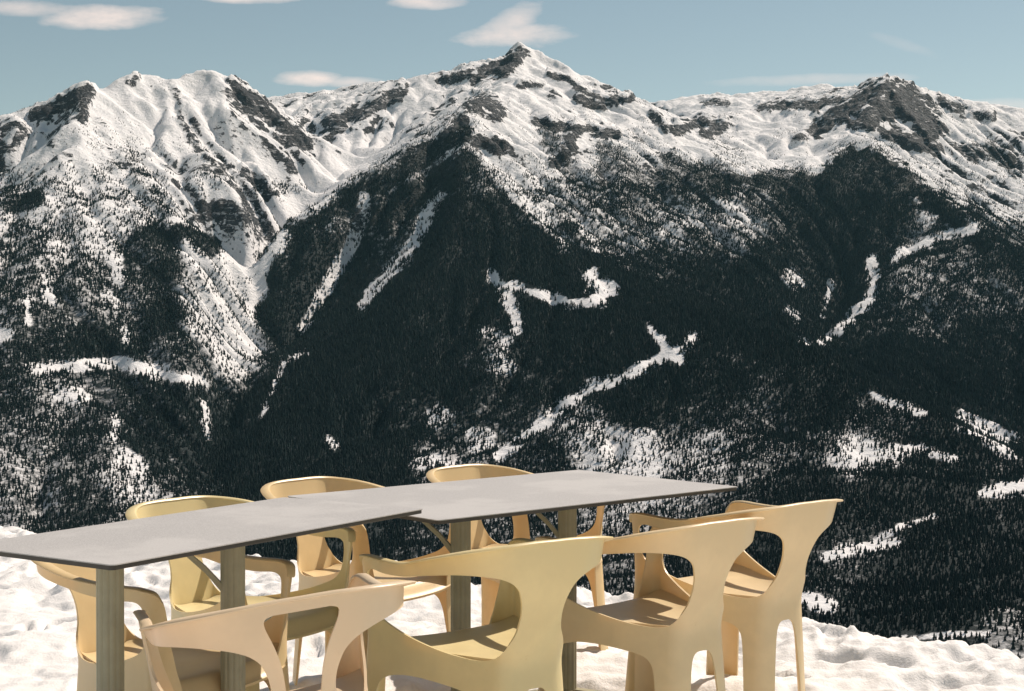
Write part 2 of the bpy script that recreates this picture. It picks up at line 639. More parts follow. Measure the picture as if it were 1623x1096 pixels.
# ------------------------------------------------------------------ noise
def pnoise(x, y, seed=0):
    """gradient noise on arrays, about -0.7..0.7"""
    xi = np.floor(x).astype(np.int64); yi = np.floor(y).astype(np.int64)
    xf = x - xi; yf = y - yi

    def g(ix, iy, dx, dy):
        h = (ix * 374761393 + iy * 668265263 + seed * 1274126177) & 0xFFFFFFFF
        h = ((h ^ (h >> 13)) * 1274126177) & 0xFFFFFFFF
        h = h ^ (h >> 16)
        a = (h & 0xFFFF) * (2 * math.pi / 65536.0)
        return np.cos(a) * dx + np.sin(a) * dy
    u = xf * xf * xf * (xf * (xf * 6 - 15) + 10); v = yf * yf * yf * (yf * (yf * 6 - 15) + 10)
    a = g(xi, yi, xf, yf); b = g(xi + 1, yi, xf - 1, yf)
    c = g(xi, yi + 1, xf, yf - 1); d = g(xi + 1, yi + 1, xf - 1, yf - 1)
    return (a * (1 - u) + b * u) * (1 - v) + (c * (1 - u) + d * u) * v


def fbm(x, y, lam, octaves, seed=0, gain=.5, ridged=False):
    out = np.zeros_like(x); amp = 1.0; tot = 0
    for k in range(octaves):
        n = pnoise(x / lam + 17.3 * k, y / lam - 9.1 * k, seed + k)
        out += amp * ((1 - 2.2 * np.abs(n)) if ridged else 1.6 * n)
        amp *= gain; lam *= .5
    return out


def grid_mesh(name, X, Y, Z, mat, attrs=None):
    ny, nx = X.shape
    me = bpy.data.meshes.new(name)
    n = nx * ny
    me.vertices.add(n)
    me.vertices.foreach_set('co', np.stack([X, Y, Z], -1).astype(np.float32).ravel())
    i = np.arange((ny - 1) * nx).reshape(ny - 1, nx)[:, :-1].ravel()
    q = np.stack([i, i + 1, i + nx + 1, i + nx], -1).astype(np.int32)
    me.loops.add(q.size)
    me.loops.foreach_set('vertex_index', q.ravel())
    me.polygons.add(len(q))
    me.polygons.foreach_set('loop_start', np.arange(0, q.size, 4, dtype=np.int32))
    me.polygons.foreach_set('loop_total', np.full(len(q), 4, np.int32))
    me.polygons.foreach_set('use_smooth', np.ones(len(q), bool))
    for k, v in (attrs or {}).items():
        a = me.attributes.new(k, 'FLOAT', 'POINT')
        a.data.foreach_set('value', v.astype(np.float32).ravel())
    me.update(); me.validate()
    me.materials.append(mat)
    o = bpy.data.objects.new(name, me)
    COL.objects.link(o)
    return o


# ------------------------------------------------------------------ snow terrace the tables stand on
def snow_material():
    m = Mat('snow')
    co = m.coord()
    n = m.noise(3, 5, .6, co)
    c = m.mix(m.ramp(n, .35, .7), (.77, .76, .745, 1), (.83, .815, .795, 1))
    m.link(c, m.b.inputs['Base Color'])
    m.b.inputs['Roughness'].default_value = .7
    m.b.inputs['Specular IOR Level'].default_value = .2
    h = m.math('ADD', m.noise(28, 5, .65, co), m.math('MULTIPLY', m.noise(120, 3, .6, co), .35))
    m.bump(h, .38, .02)
    return m.m


def axis(pts):
    out = []
    for (a, b, st) in pts: out += list(np.arange(a, b, st))
    return np.array(out)


EDGE = np.array([(-30, 26), (-12, 15.5), (-3.4, 9.15), (-1.5, 7.95), (.36, 6.95), (1.23, 6.32), (2.0, 5.62), (3.5, 4.1), (7, 0.4), (14, -8), (30, -26)])


def build_snow():
    xs = axis([(-24, -6, .6), (-6, -3.9, .10), (-3.9, 2.9, .016), (2.9, 5, .10), (5, 16.1, .6)])
    ys = axis([(-20, 0, .5), (0, 3.2, .08), (3.2, 10.4, .018), (10.4, 14, .12), (14, 24.1, .6)])
    X, Y = np.meshgrid(xs, ys)
    ye = np.interp(X, EDGE[:, 0], EDGE[:, 1])
    s = (ye - Y) * .78 + .16 * fbm(X, Y, 1.3, 3, 40) + .05 * fbm(X, Y, .22, 3, 43)
    big = .035 * fbm(X, Y, 1.4, 2, 50) + .030 * fbm(X, Y, .45, 3, 53)
    chunk = fbm(X, Y, .16, 3, 57, .55)
    lump = .019 * np.maximum(chunk, -.15) + .009 * fbm(X, Y, .07, 2, 60)
    near = sstep(1.6, .1, s)
    prints = np.minimum(0, .22 + fbm(X * 1.2, Y, .34, 2, 66)) * .085
    Z = big * .7 + lump * (.55 + .75 * near) + prints + .05 * near
    # boot prints: shallow troughs with a pushed-up rim
    for k in range(40):
        if k < 16: fx, fy, h = rng.uniform(.9, 3.2), rng.uniform(3.6, 7.0), rng.uniform(0, 6.28)
        else: fx, fy, h = rng.uniform(-2.6, .6), rng.uniform(4.6, 8.8), rng.uniform(0, 6.28)
        i0, i1 = np.searchsorted(xs, [fx - .4, fx + .4]); j0, j1 = np.searchsorted(ys, [fy - .4, fy + .4])
        dx = X[j0:j1, i0:i1] - fx; dy = Y[j0:j1, i0:i1] - fy
        p = (dx * math.cos(h) + dy * math.sin(h)) / .15; q = (-dx * math.sin(h) + dy * math.cos(h)) / (.055 + .012 * np.tanh(p * 2))
        r = np.sqrt(p * p + q * q)
        Z[j0:j1, i0:i1] += -.035 * sstep(1.15, .7, r) + .006 * np.exp(-((r - 1.3) / .25) ** 2)
    out = np.maximum(0, -s)
    Z = Z - .03 - np.where(out < .25, out * out * 1.6, .1 + (out - .25) * .80)
    Z = np.maximum(Z, -9)
    o = grid_mesh('snow_ground', X, Y, Z, snow_material())
    o['kind'] = 'structure'


build_snow()


# ------------------------------------------------------------------ mountains
# ridge and valley lines, surveyed as (bearing, elevation, distance in km): bearing and elevation are the
# photo's column and row; each becomes a point x, y, z in metres and the land is spanned between them
def q3(u, v, d):
    d = d * 1000.0
    return ((u - CX) / FPX * d, d, CAMZ + (HOR - v) / FPX * d)


LINES = [
    # left massif: skyline, its descending right shoulder, spurs
    [(-260, 300, 4.6), (-120, 240, 4.6), (-60, 218, 4.6), (0, 205, 4.6), (60, 182, 4.7), (100, 162, 4.75), (145, 138, 4.8), (165, 141, 4.9), (205, 130, 5.0), (250, 122, 5.1), (290, 126, 5.15), (320, 117, 5.2), (345, 114, 5.2), (362, 124, 5.2),
     (375, 132, 5.22), (410, 155, 5.27), (440, 186, 5.28), (475, 215, 5.25), (488, 236, 5.2), (520, 275, 5.15)],
    [(145, 138, 4.8), (128, 178, 4.6), (107, 212, 4.45), (92, 275, 4.2), (75, 320, 4.0), (50, 400, 3.6), (30, 480, 3.25)],
    [(-60, 280, 4.5), (0, 292, 4.3), (40, 262, 4.45), (80, 215, 4.6)],
    [(290, 126, 5.15), (282, 185, 4.85), (300, 235, 4.65), (340, 280, 4.45), (400, 330, 4.3)],
    [(205, 130, 5.0), (190, 200, 4.65), (215, 260, 4.4), (260, 320, 4.15), (300, 370, 3.95), (360, 430, 3.9)],
    [(240, 200, 4.75), (260, 255, 4.55), (310, 310, 4.3)],
    [(345, 114, 5.2), (360, 190, 4.92), (390, 250, 4.82), (425, 305, 4.72)],
    [(140, 330, 3.95), (170, 420, 3.6), (150, 520, 3.25), (160, 570, 3.1), (165, 585, 3.05), (170, 640, 2.9), (180, 720, 2.6), (180, 800, 2.35)],
    [(290, 450, 3.6), (300, 540, 3.3), (310, 600, 3.15), (300, 660, 2.95), (290, 740, 2.65)],
    [(0, 590, 2.95), (0, 660, 2.75), (20, 740, 2.5), (10, 830, 2.25)],
    [(-200, 400, 3.6), (-200, 600, 2.9), (-200, 800, 2.3)],
    # bowl and gully between left massif and central mountain
    [(620, 235, 5.6), (575, 258, 5.35), (530, 290, 5.0), (488, 326, 4.8), (450, 362, 4.6), (425, 400, 4.45), (408, 440, 4.3)],
    [(640, 252, 5.0), (590, 292, 4.8), (520, 332, 4.62), (450, 372, 4.45), (415, 418, 4.3), (403, 450, 4.2), (402, 480, 4.05), (396, 530, 3.8), (385, 580, 3.55), (358, 640, 3.3), (338, 700, 3.05), (328, 760, 2.75), (325, 830, 2.4)],
    [(440, 200, 5.9), (500, 230, 5.7), (540, 250, 5.5)],
    # central mountain: skyline from left to right through the summit
    [(330, 190, 6.6), (420, 161, 6.5), (480, 166, 6.3), (520, 172, 6.1), (560, 157, 6.1), (600, 150, 6.1), (640, 132, 6.2), (665, 130, 6.2), (700, 121, 6.25), (735, 110, 6.3), (757, 118, 6.4), (790, 98, 6.45), (825, 76, 6.5),
     (850, 86, 6.5), (900, 112, 6.4), (940, 136, 6.3), (980, 153, 6.2), (1000, 161, 6.15), (1030, 183, 5.95), (1055, 205, 5.75), (1080, 222, 5.6), (1130, 258, 5.3), (1180, 305, 5.0), (1230, 365, 4.7), (1275, 420, 4.45), (1295, 480, 4.2)],
    [(825, 76, 6.5), (812, 125, 6.0), (790, 150, 5.6), (770, 160, 5.3), (742, 180, 4.95)],
    [(640, 132, 6.2), (630, 180, 5.9), (610, 215, 5.7)],
    [(700, 121, 6.25), (700, 165, 5.9), (690, 200, 5.6)],
    [(742, 180, 4.95), (700, 206, 4.88), (650, 236, 4.75), (590, 272, 4.6), (520, 312, 4.45), (450, 350, 4.3), (412, 395, 4.17), (398, 428, 4.1)],
    [(742, 180, 4.95), (752, 215, 4.75), (765, 255, 4.55), (790, 287, 4.4), (850, 350, 4.15), (920, 402, 3.95), (1000, 450, 3.75), (1100, 490, 3.5), (1200, 520, 3.3), (1280, 549, 3.12), (1350, 592, 2.95), (1450, 642, 2.75), (1560, 695, 2.55), (1680, 750, 2.4)],
    # ribs and gullies on its dark west face
    [(690, 215, 4.83), (682, 290, 4.5), (660, 380, 4.2), (610, 440, 4.0), (560, 500, 3.8), (500, 560, 3.6)],
    [(735, 215, 4.72), (735, 300, 4.3), (700, 400, 3.95), (640, 490, 3.65), (560, 580, 3.4), (470, 660, 3.15)],
    [(620, 262, 4.64), (575, 330, 4.42), (545, 410, 4.3), (490, 490, 4.05), (430, 570, 3.75)],
    [(590, 278, 4.57), (540, 350, 4.36), (480, 420, 4.15), (430, 500, 3.95)],
    [(850, 352, 4.14), (820, 420, 3.85), (800, 470, 3.65), (770, 540, 3.4), (720, 620, 3.15), (640, 700, 2.95)],
    [(930, 408, 3.92), (930, 470, 3.6), (900, 550, 3.3), (860, 630, 3.05), (800, 720, 2.8)],
    [(780, 380, 4.0), (760, 460, 3.72), (710, 540, 3.45)],
    [(1000, 452, 3.74), (1020, 520, 3.35), (1000, 590, 3.1), (940, 660, 2.9)],
    [(1100, 492, 3.49), (1100, 560, 3.15), (1060, 640, 2.9), (1000, 720, 2.7)],
    [(1200, 522, 3.29), (1240, 600, 2.95), (1220, 690, 2.7)],
    # its lit right flank
    [(900, 150, 5.9), (880, 200, 5.3), (890, 250, 4.9), (940, 330, 4.5), (1020, 405, 4.15), (1120, 465, 3.8), (1235, 530, 3.5)],
    [(930, 160, 5.9), (960, 212, 5.4), (1015, 250, 5.1), (1060, 300, 4.85), (1120, 375, 4.5), (1200, 440, 4.15), (1262, 512, 3.8)],
    [(1040, 240, 5.35), (1100, 300, 4.95), (1160, 360, 4.6), (1230, 430, 4.3), (1290, 520, 3.9), (1300, 552, 3.6), (1390, 600, 3.4), (1500, 655, 3.15), (1640, 722, 2.95)],
    [(770, 165, 5.3), (830, 195, 5.2), (870, 205, 5.2)],
    # far ridge and bowl between the central mountain and the right massif
    [(900, 180, 7.8), (1030, 168, 7.6), (1100, 158, 7.6), (1150, 157, 7.6), (1200, 152, 7.6), (1250, 148, 7.6), (1297, 141, 7.6), (1330, 152, 7.2), (1357, 142, 6.8), (1385, 131, 6.6), (1405, 126, 6.5), (1427, 130, 6.5), (1434, 148, 6.45), (1455, 143, 6.7), (1490, 155, 6.9), (1520, 172, 7.0), (1560, 170, 7.0), (1600, 178, 7.0), (1700, 190, 7.1), (1900, 240, 7.0)],
    [(1100, 185, 7.0), (1120, 215, 6.3), (1170, 245, 5.9), (1230, 262, 5.7), (1285, 275, 5.5)],
    [(1200, 175, 7.0), (1210, 215, 6.3), (1220, 245, 5.9)],
    [(1080, 195, 6.6), (1110, 185, 6.6), (1150, 195, 6.5), (1140, 225, 6.2)],
    [(1230, 262, 5.7), (1240, 300, 5.2), (1270, 370, 4.9), (1300, 440, 4.6)],
    # right massif
    [(1405, 126, 6.5), (1397, 165, 6.2), (1372, 200, 6.0), (1352, 227, 5.8), (1322, 250, 5.65), (1292, 272, 5.5), (1290, 300, 5.3), (1320, 370, 4.95), (1330, 440, 4.6), (1315, 510, 4.2)],
    [(1385, 131, 6.6), (1330, 180, 6.4), (1290, 215, 6.2), (1260, 240, 5.95)],
    [(1352, 227, 5.8), (1385, 236, 5.7), (1440, 276, 5.4), (1500, 320, 5.05), (1560, 370, 4.7), (1623, 412, 4.4), (1720, 470, 4.1)],
    [(1390, 240, 5.65), (1400, 300, 5.25), (1390, 370, 4.9), (1370, 440, 4.55), (1340, 510, 4.15)],
    [(1500, 322, 5.0), (1490, 380, 4.75), (1430, 430, 4.45), (1420, 500, 4.1), (1400, 560, 3.75)],
    [(1600, 400, 4.45), (1560, 450, 4.25), (1530, 520, 3.95), (1500, 600, 3.5)],
    [(1450, 170, 6.5), (1480, 215, 6.2), (1520, 260, 6.0), (1570, 310, 5.7), (1623, 360, 5.35), (1720, 430, 4.9)],
    [(1560, 170, 7.0), (1570, 215, 6.6), (1600, 260, 6.3), (1660, 320, 5.8), (1760, 390, 5.4)],
    [(1434, 148, 6.45), (1440, 190, 6.2), (1420, 225, 5.95)],
    [(1623, 480, 4.2), (1610, 560, 3.8), (1623, 640, 3.35)],
    # valley slopes in front
    [(380, 740, 2.8), (500, 740, 2.75), (600, 745, 2.75), (700, 745, 2.7), (800, 748, 2.7), (900, 745, 2.65), (1000, 748, 2.6), (1100, 735, 2.6), (1200, 735, 2.5), (1300, 725, 2.5), (1400, 735, 2.4), (1500, 755, 2.35), (1640, 790, 2.2)],
    [(-200, 900, 2.0), (200, 880, 2.1), (500, 860, 2.2), (800, 845, 2.25), (1000, 840, 2.2), (1150, 830, 2.15), (1300, 820, 2.1), (1400, 850, 2.0), (1500, 860, 1.95), (1640, 870, 1.9)],
    [(-200, 1000, 1.7), (300, 990, 1.75), (800, 960, 1.8), (1100, 930, 1.8), (1250, 920, 1.78), (1400, 940, 1.7), (1500, 960, 1.6), (1640, 970, 1.55)],
    [(800, 1060, 1.5), (1200, 1020, 1.5), (1400, 1010, 1.45), (1500, 1008, 1.42), (1560, 1004, 1.42), (1640, 1012, 1.38)],
]
# ground out of sight: the hillside below the terrace, the land behind the ridges and at the sides, in metres
HIDDEN = [(-300, 20, -15), (0, 20, -14), (300, 20, -22), (-2200, 60, -60), (2200, 60, -120), (-600, 400, -300), (0, 400, -300), (600, 400, -300), (-900, 1000, -400), (0, 1000, -400), (900, 1000, -400), (-2500, 1200, -300), (2600, 1200, -350),
          (-3400, 60, -80), (3600, 60, -150), (-3400, 2600, -200), (3600, 2200, -250), (-3400, 4600, 500), (3600, 4300, 250), (-3400, 6500, 250), (-1800, 6600, 500), (-900, 7600, 600), (0, 7400, 700), (-3400, 8600, 300), (3600, 6600, 900),
          (0, 8600, 700), (1600, 8600, 800), (3600, 8600, 700), (-1300, 5700, 620), (-2200, 5600, 560), (600, 6900, 760)]

TRI_PTS = [q3(*p) for l in LINES for p in l]
GX0, GX1, GY0, GY1, GS = -3000, 3300, 24, 8000, 6.5


def tin():
    P = []; E = []
    for l in LINES:
        c = [np.array(q3(*p)) for p in l]
        for i, p in enumerate(c):
            P.append(p)
            if i: E.append((len(P) - 2, len(P) - 1))
    P += [np.array(h, float) for h in HIDDEN]
    vo, eo, fo, ov, oe, of = delaunay_2d_cdt([Vector((p[0] / 1000, p[1] / 1000)) for p in P], E, [], 0, 1e-5)
    zz = np.zeros(len(vo))
    for i, o in enumerate(ov):
        if o: zz[i] = np.mean([P[k][2] for k in o])
        else:                                                  # a crossing of two lines: height from the nearest edge ends
            d = np.array([(p[0] / 1000 - vo[i][0]) ** 2 + (p[1] / 1000 - vo[i][1]) ** 2 for p in P])
            w = 1 / (np.sort(d)[:3] + 1e-9); zz[i] = (np.array([P[k][2] for k in np.argsort(d)[:3]]) * w).sum() / w.sum()
    V = np.array([(v[0] * 1000, v[1] * 1000) for v in vo])
    return V, zz, fo


def raster(V, zz, fo, xs, ys):
    Z = np.full((len(ys), len(xs)), np.nan)
    for f in fo:
        (x0, y0), (x1, y1), (x2, y2) = V[f[0]], V[f[1]], V[f[2]]
        i0, i1 = np.searchsorted(xs, [min(x0, x1, x2) - 1e-6, max(x0, x1, x2) + 1e-6])
        j0, j1 = np.searchsorted(ys, [min(y0, y1, y2) - 1e-6, max(y0, y1, y2) + 1e-6])
        if i1 <= i0 or j1 <= j0: continue
        X, Y = np.meshgrid(xs[i0:i1], ys[j0:j1])
        den = (y1 - y2) * (x0 - x2) + (x2 - x1) * (y0 - y2)
        if abs(den) < 1e-9: continue
        a = ((y1 - y2) * (X - x2) + (x2 - x1) * (Y - y2)) / den
        b = ((y2 - y0) * (X - x2) + (x0 - x2) * (Y - y2)) / den
        c = 1 - a - b
        m = (a > -1e-6) & (b > -1e-6) & (c > -1e-6)
        sub = Z[j0:j1, i0:i1]
        sub[m] = (a * zz[f[0]] + b * zz[f[1]] + c * zz[f[2]])[m]
    return Z


def blur(Z, n):
    for _ in range(n):
        Zp = np.pad(Z, 1, mode='edge')
        Z = (Zp[:-2, 1:-1] + Zp[2:, 1:-1] + Zp[1:-1, :-2] + Zp[1:-1, 2:] + 2 * Z) / 6
    return Z


def up2(Z, shape):
    """bilinear resample to shape"""
    ny, nx = shape
    j = np.linspace(0, Z.shape[0] - 1, ny); i = np.linspace(0, Z.shape[1] - 1, nx)
    j0 = np.minimum(j.astype(int), Z.shape[0] - 2); i0 = np.minimum(i.astype(int), Z.shape[1] - 2)
    fj = (j - j0)[:, None]; fi = (i - i0)[None]
    A = Z[j0][:, i0]; B = Z[j0][:, i0 + 1]; C = Z[j0 + 1][:, i0]; D = Z[j0 + 1][:, i0 + 1]
    return (A * (1 - fi) + B * fi) * (1 - fj) + (C * (1 - fi) + D * fi) * fj


def flow(Z):
    """upslope area by steepest descent; cells taken from high to low"""
    ny, nx = Z.shape
    Zp = np.pad(Z, 1, mode='edge')
    best = np.zeros(Z.shape); tgt = np.arange(ny * nx).reshape(ny, nx)
    base = tgt.copy()
    for dj in (-1, 0, 1):
        for di in (-1, 0, 1):
            if dj == 0 and di == 0: continue
            dz = (Z - Zp[1 + dj:1 + dj + ny, 1 + di:1 + di + nx]) / math.hypot(dj, di)
            jj = np.clip(np.arange(ny) + dj, 0, ny - 1)[:, None]; ii = np.clip(np.arange(nx) + di, 0, nx - 1)[None]
            t = jj * nx + ii
            m = dz > best
            best[m] = dz[m]; tgt[m] = (t + 0 * base)[m]
    order = np.argsort(-Z.ravel()).tolist()
    T = tgt.ravel().tolist(); A = [1.0] * (ny * nx)
    for c in order:
        t = T[c]
        if t != c: A[t] += A[c]
    return np.array(A).reshape(ny, nx), best


def build_land():
    V, zz, fo = tin()
    # coarse land at 16 m, carved by running water
    xs = np.arange(GX0, GX1 + 1, 16.0); ys = np.arange(GY0, GY1 + 1, 16.0)
    Z = raster(V, zz, fo, xs, ys)
    bad = np.isnan(Z)
    if bad.any(): Z[bad] = np.nanmin(Z)
    X, Y = np.meshgrid(xs, ys)
    Z = blur(Z, 2)
    far = sstep(600, 1800, Y)
    alp = sstep(100, 600, Z) * sstep(3000, 4500, Y)
    wx = X + 40 * fbm(X, Y, 400, 2, 5); wy = Y + 40 * fbm(X, Y, 400, 2, 8)
    Z = Z + far * (10 * fbm(wx, wy, 260, 3, 11) + (5 + 15 * alp) * (fbm(wx, wy, 190, 4, 15, .55, True) - .6))
    for it in range(11):
        A, sl = flow(Z)
        e = np.minimum(.95 * np.sqrt(A) * np.minimum(sl / 16.0, 1.4), 12.0)
        e = blur(np.where(A > 2, e, 0), 1)
        Z = Z - far * e * .9
        Z = blur(Z, 1) * .22 + Z * .78
    A, sl = flow(Z)
    creek = blur(np.minimum(np.log2(A), 9), 1)
    # fine land at 8 m
    xf = np.arange(GX0, GX1 + .1, GS); yf = np.arange(GY0, GY1 + .1, GS)
    shp = (len(yf), len(xf))
    Z = up2(Z, shp); creek = up2(creek, shp)
    X, Y = np.meshgrid(np.linspace(xs[0], xs[-1], shp[1]), np.linspace(ys[0], ys[-1], shp[0]))
    far = sstep(600, 1800, Y); alp = sstep(100, 600, Z) * sstep(3000, 4500, Y)
    # cliffs stand out of the snow as broken rock
    U, Vv = to_photo(X, Y, Z)
    rk = np.where((U > -140) & (U < 1780) & (Y > 900), paint(U, Vv, ROCK, fbm(X, Y, 70, 3, 71)), 0)
    alp = alp * (1 - .85 * np.where((U > -140) & (U < 1780) & (Y > 900), paint(U, Vv, FIELD, fbm(X, Y, 90, 2, 72)), 0))
    Z = Z + far * ((1.5 + 3.5 * alp) * fbm(X, Y, 60, 3, 23, .5, True) + (.8 + 1.6 * alp) * fbm(X, Y, 26, 2, 29, .5, True))
    Z = Z + rk * (6 + 9 * fbm(X, Y * .6, 75, 4, 91, .6, True))
    return X, Y, Z, creek


def land_material():
    m = Mat('mountain')
    co = m.coord()
    n1 = m.noise(.02, 6, .65, co); n2 = m.noise(.055, 7, .72, co); n3 = m.noise(.012, 5, .6, co)
    rockf = m.math('ADD', m.attr('rock'), m.math('MULTIPLY', m.math('SUBTRACT', n2, .5), 2.1))
    rockf = m.math('ADD', rockf, m.math('MULTIPLY', m.math('SUBTRACT', n3, .5), .7))
    rockm = m.ramp(rockf, .50, .60)
    mp = m.new('ShaderNodeMapping'); mp.inputs['Scale'].default_value = (.35, .35, 2.6); mp.inputs['Rotation'].default_value = (.22, .1, 0)
    m.link(co, mp.inputs['Vector'])
    strata = m.noise(.035, 6, .7, mp.outputs[0])
    vo = m.new('ShaderNodeTexVoronoi', feature='DISTANCE_TO_EDGE'); vo.inputs['Scale'].default_value = .028
    wv = m.new('ShaderNodeMix', data_type='VECTOR'); wv.inputs[0].default_value = .5
    nv = m.new('ShaderNodeTexNoise'); nv.inputs['Scale'].default_value = .03; nv.inputs['Detail'].default_value = 4
    m.link(co, nv.inputs['Vector'])
    va = m.new('ShaderNodeVectorMath', operation='MULTIPLY_ADD')
    m.link(nv.outputs['Color'], va.inputs[0]); va.inputs[1].default_value = (60, 60, 60); m.link(co, va.inputs[2])
    m.link(va.outputs[0], vo.inputs['Vector'])
    crack = m.ramp(vo.outputs['Distance'], 0, .22)
    rc = m.mix(n1, (.042, .050, .058, 1), (.105, .113, .12, 1))
    rc = m.mix(m.ramp(strata, .47, .60), rc, (.030, .032, .035, 1))
    rc = m.mix(m.math('MULTIPLY', m.math('SUBTRACT', 1.0, crack), .6), rc, (.022, .023, .026, 1))
    # snow lies on the ledges
    ledge = m.math('MULTIPLY', m.ramp(m.math('ADD', strata, m.math('MULTIPLY', m.math('SUBTRACT', n2, .5), .5)), .56, .66), .8)
    rockm = m.math('MULTIPLY', rockm, m.math('SUBTRACT', 1.0, ledge))
    sc = m.mix(n1, (.76, .77, .79, 1), (.86, .85, .84, 1))
    c = m.mix(rockm, sc, rc)
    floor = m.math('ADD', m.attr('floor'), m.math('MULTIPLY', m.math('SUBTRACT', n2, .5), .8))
    c = m.mix(m.ramp(floor, .55, .85), c, (.016, .024, .025, 1))  # needle litter and the trees' shade, put into the ground colour under dense forest
    m.link(c, m.b.inputs['Base Color'])
    m.b.inputs['Roughness'].default_value = .8
    m.b.inputs['Specular IOR Level'].default_value = .15
    h = m.math('ADD', m.noise(.05, 6, .7, co), m.math('MULTIPLY', n2, .4))
    rh = m.math('ADD', m.math('MULTIPLY', crack, .8), m.math('MULTIPLY', strata, 1.6))
    h = m.math('ADD', h, m.math('MULTIPLY', rockm, rh))
    m.bump(h, .75, 11.0)
    return m.m


def to_photo(X, Y, Z):
    return CX + FPX * X / Y, HOR - FPX * (Z - CAMZ) / Y


# forest density over the slopes: bearing, elevation, density
FOREST = [(50,230,.05),(100,170,.1),(200,150,0),(250,200,0),(330,150,0),(300,220,.05),(420,200,.05),(450,260,.05),(150,240,.12),(250,240,.25),(200,270,.3),(300,270,.25),(380,280,.15),(60,310,.5),(20,330,.6),(110,330,.4),(200,330,.35),(280,330,.35),(350,330,.12),(420,320,.08),(400,350,.1),(480,330,.05),
(40,390,.7),(100,380,.55),(160,390,.5),(220,385,.8),(280,385,.85),(320,400,.4),(360,400,.25),(390,420,.05),(200,420,.85),(120,430,.75),(60,450,.75),(270,430,.9),(300,450,.7),(350,470,.4),(100,500,.8),(200,480,.75),(260,500,.88),(330,520,.6),(370,540,.45),(60,540,.85),(150,550,.92),(300,560,.8),(100,620,.75),(200,640,.85),(300,650,.92),(60,700,.75),(150,700,.8),(240,720,.9),(200,760,.6),(60,780,.75),(140,800,.85),(330,700,.97),(0,480,.75),(0,620,.8),(0,760,.75),
(450,370,.9),(420,430,.97),(500,400,.92),(560,312,.88),(600,292,.8),(650,258,.72),(700,228,.6),(735,205,.3),(640,320,.8),(690,290,.72),(740,270,.8),(770,290,.75),(720,330,.88),(560,400,.88),(620,380,.8),(700,380,.9),(780,330,.92),(500,470,.92),(450,500,.97),(600,500,1),(700,450,.97),(800,400,.97),(880,390,.92),(500,600,1),(600,600,1),(700,600,1),(450,650,.98),(550,680,1),(650,660,.85),(700,680,.8),(760,580,.8),(800,600,.85),(900,550,1),(880,480,1),(560,240,0),(600,200,0),(520,280,0),(660,170,0),
(830,120,0),(880,150,.02),(800,190,.03),(850,210,.08),(960,180,.03),(930,235,.1),(800,230,.08),(880,250,.6),(960,270,.7),(1010,300,.75),(1060,285,.8),(1100,275,.8),(1090,240,0),(820,270,.35),(870,310,.6),(930,320,.65),(1000,370,.65),(1080,360,.6),(1150,380,.68),(1200,330,.55),(950,380,.68),(1040,420,.8),(1120,440,.9),(1200,440,.95),(1220,500,1),(1100,500,1),(1000,480,1),(1250,400,.85),(1300,480,.95),(1180,270,.3),(1240,277,.65),(1300,292,.85),
(1100,180,0),(1200,200,0),(1300,210,0),(1250,250,.02),(1080,230,.05),(1400,170,.02),(1450,180,.02),(1350,200,0),(1330,262,.8),(1200,285,.9),(1240,290,.9),(1140,290,.85),(1200,255,0),(1300,255,0),(1270,290,.92),(1320,300,.95),(1250,320,.85),(1360,280,.9),(1600,370,.7),(1540,330,.6),(150,290,.45),(230,300,.5),(180,350,.55),(330,300,.4),(1360,260,.7),(1380,300,.85),(1450,265,.25),(1500,225,.05),(1420,330,.92),(1300,350,.92),(1350,400,.97),(1500,375,.8),(1480,330,.6),(1550,300,.25),(1600,250,.25),(1560,240,.3),(1600,330,.3),(1600,200,.02),(1600,410,.85),(1450,450,.7),(1520,420,.75),(1480,500,.75),(1580,480,.75),(1400,500,.8),(1550,540,.92),(1400,570,1),(1500,600,1),(1600,620,.92),(1350,470,.97),
(1150,600,.85),(1100,650,.8),(1200,650,.75),(1300,650,.88),(1000,650,.97),(1050,600,1),(950,690,.6),(1000,710,.45),(1120,710,.6),(1200,720,.7),(1300,700,.72),(1400,660,.75),(1350,720,.5),(1450,740,.82),(1550,700,.85),(1600,740,.8),(1400,780,.88),(1300,780,.88),(1250,850,.92),(1400,850,.8),(1350,880,.75),(1500,850,.97),(1600,800,.8),(1450,920,.98),(1600,900,1),(1300,930,.8),(1500,980,1),(1600,1000,.7),(850,740,.8),(700,740,.7),(600,740,.92),(500,740,.97)]
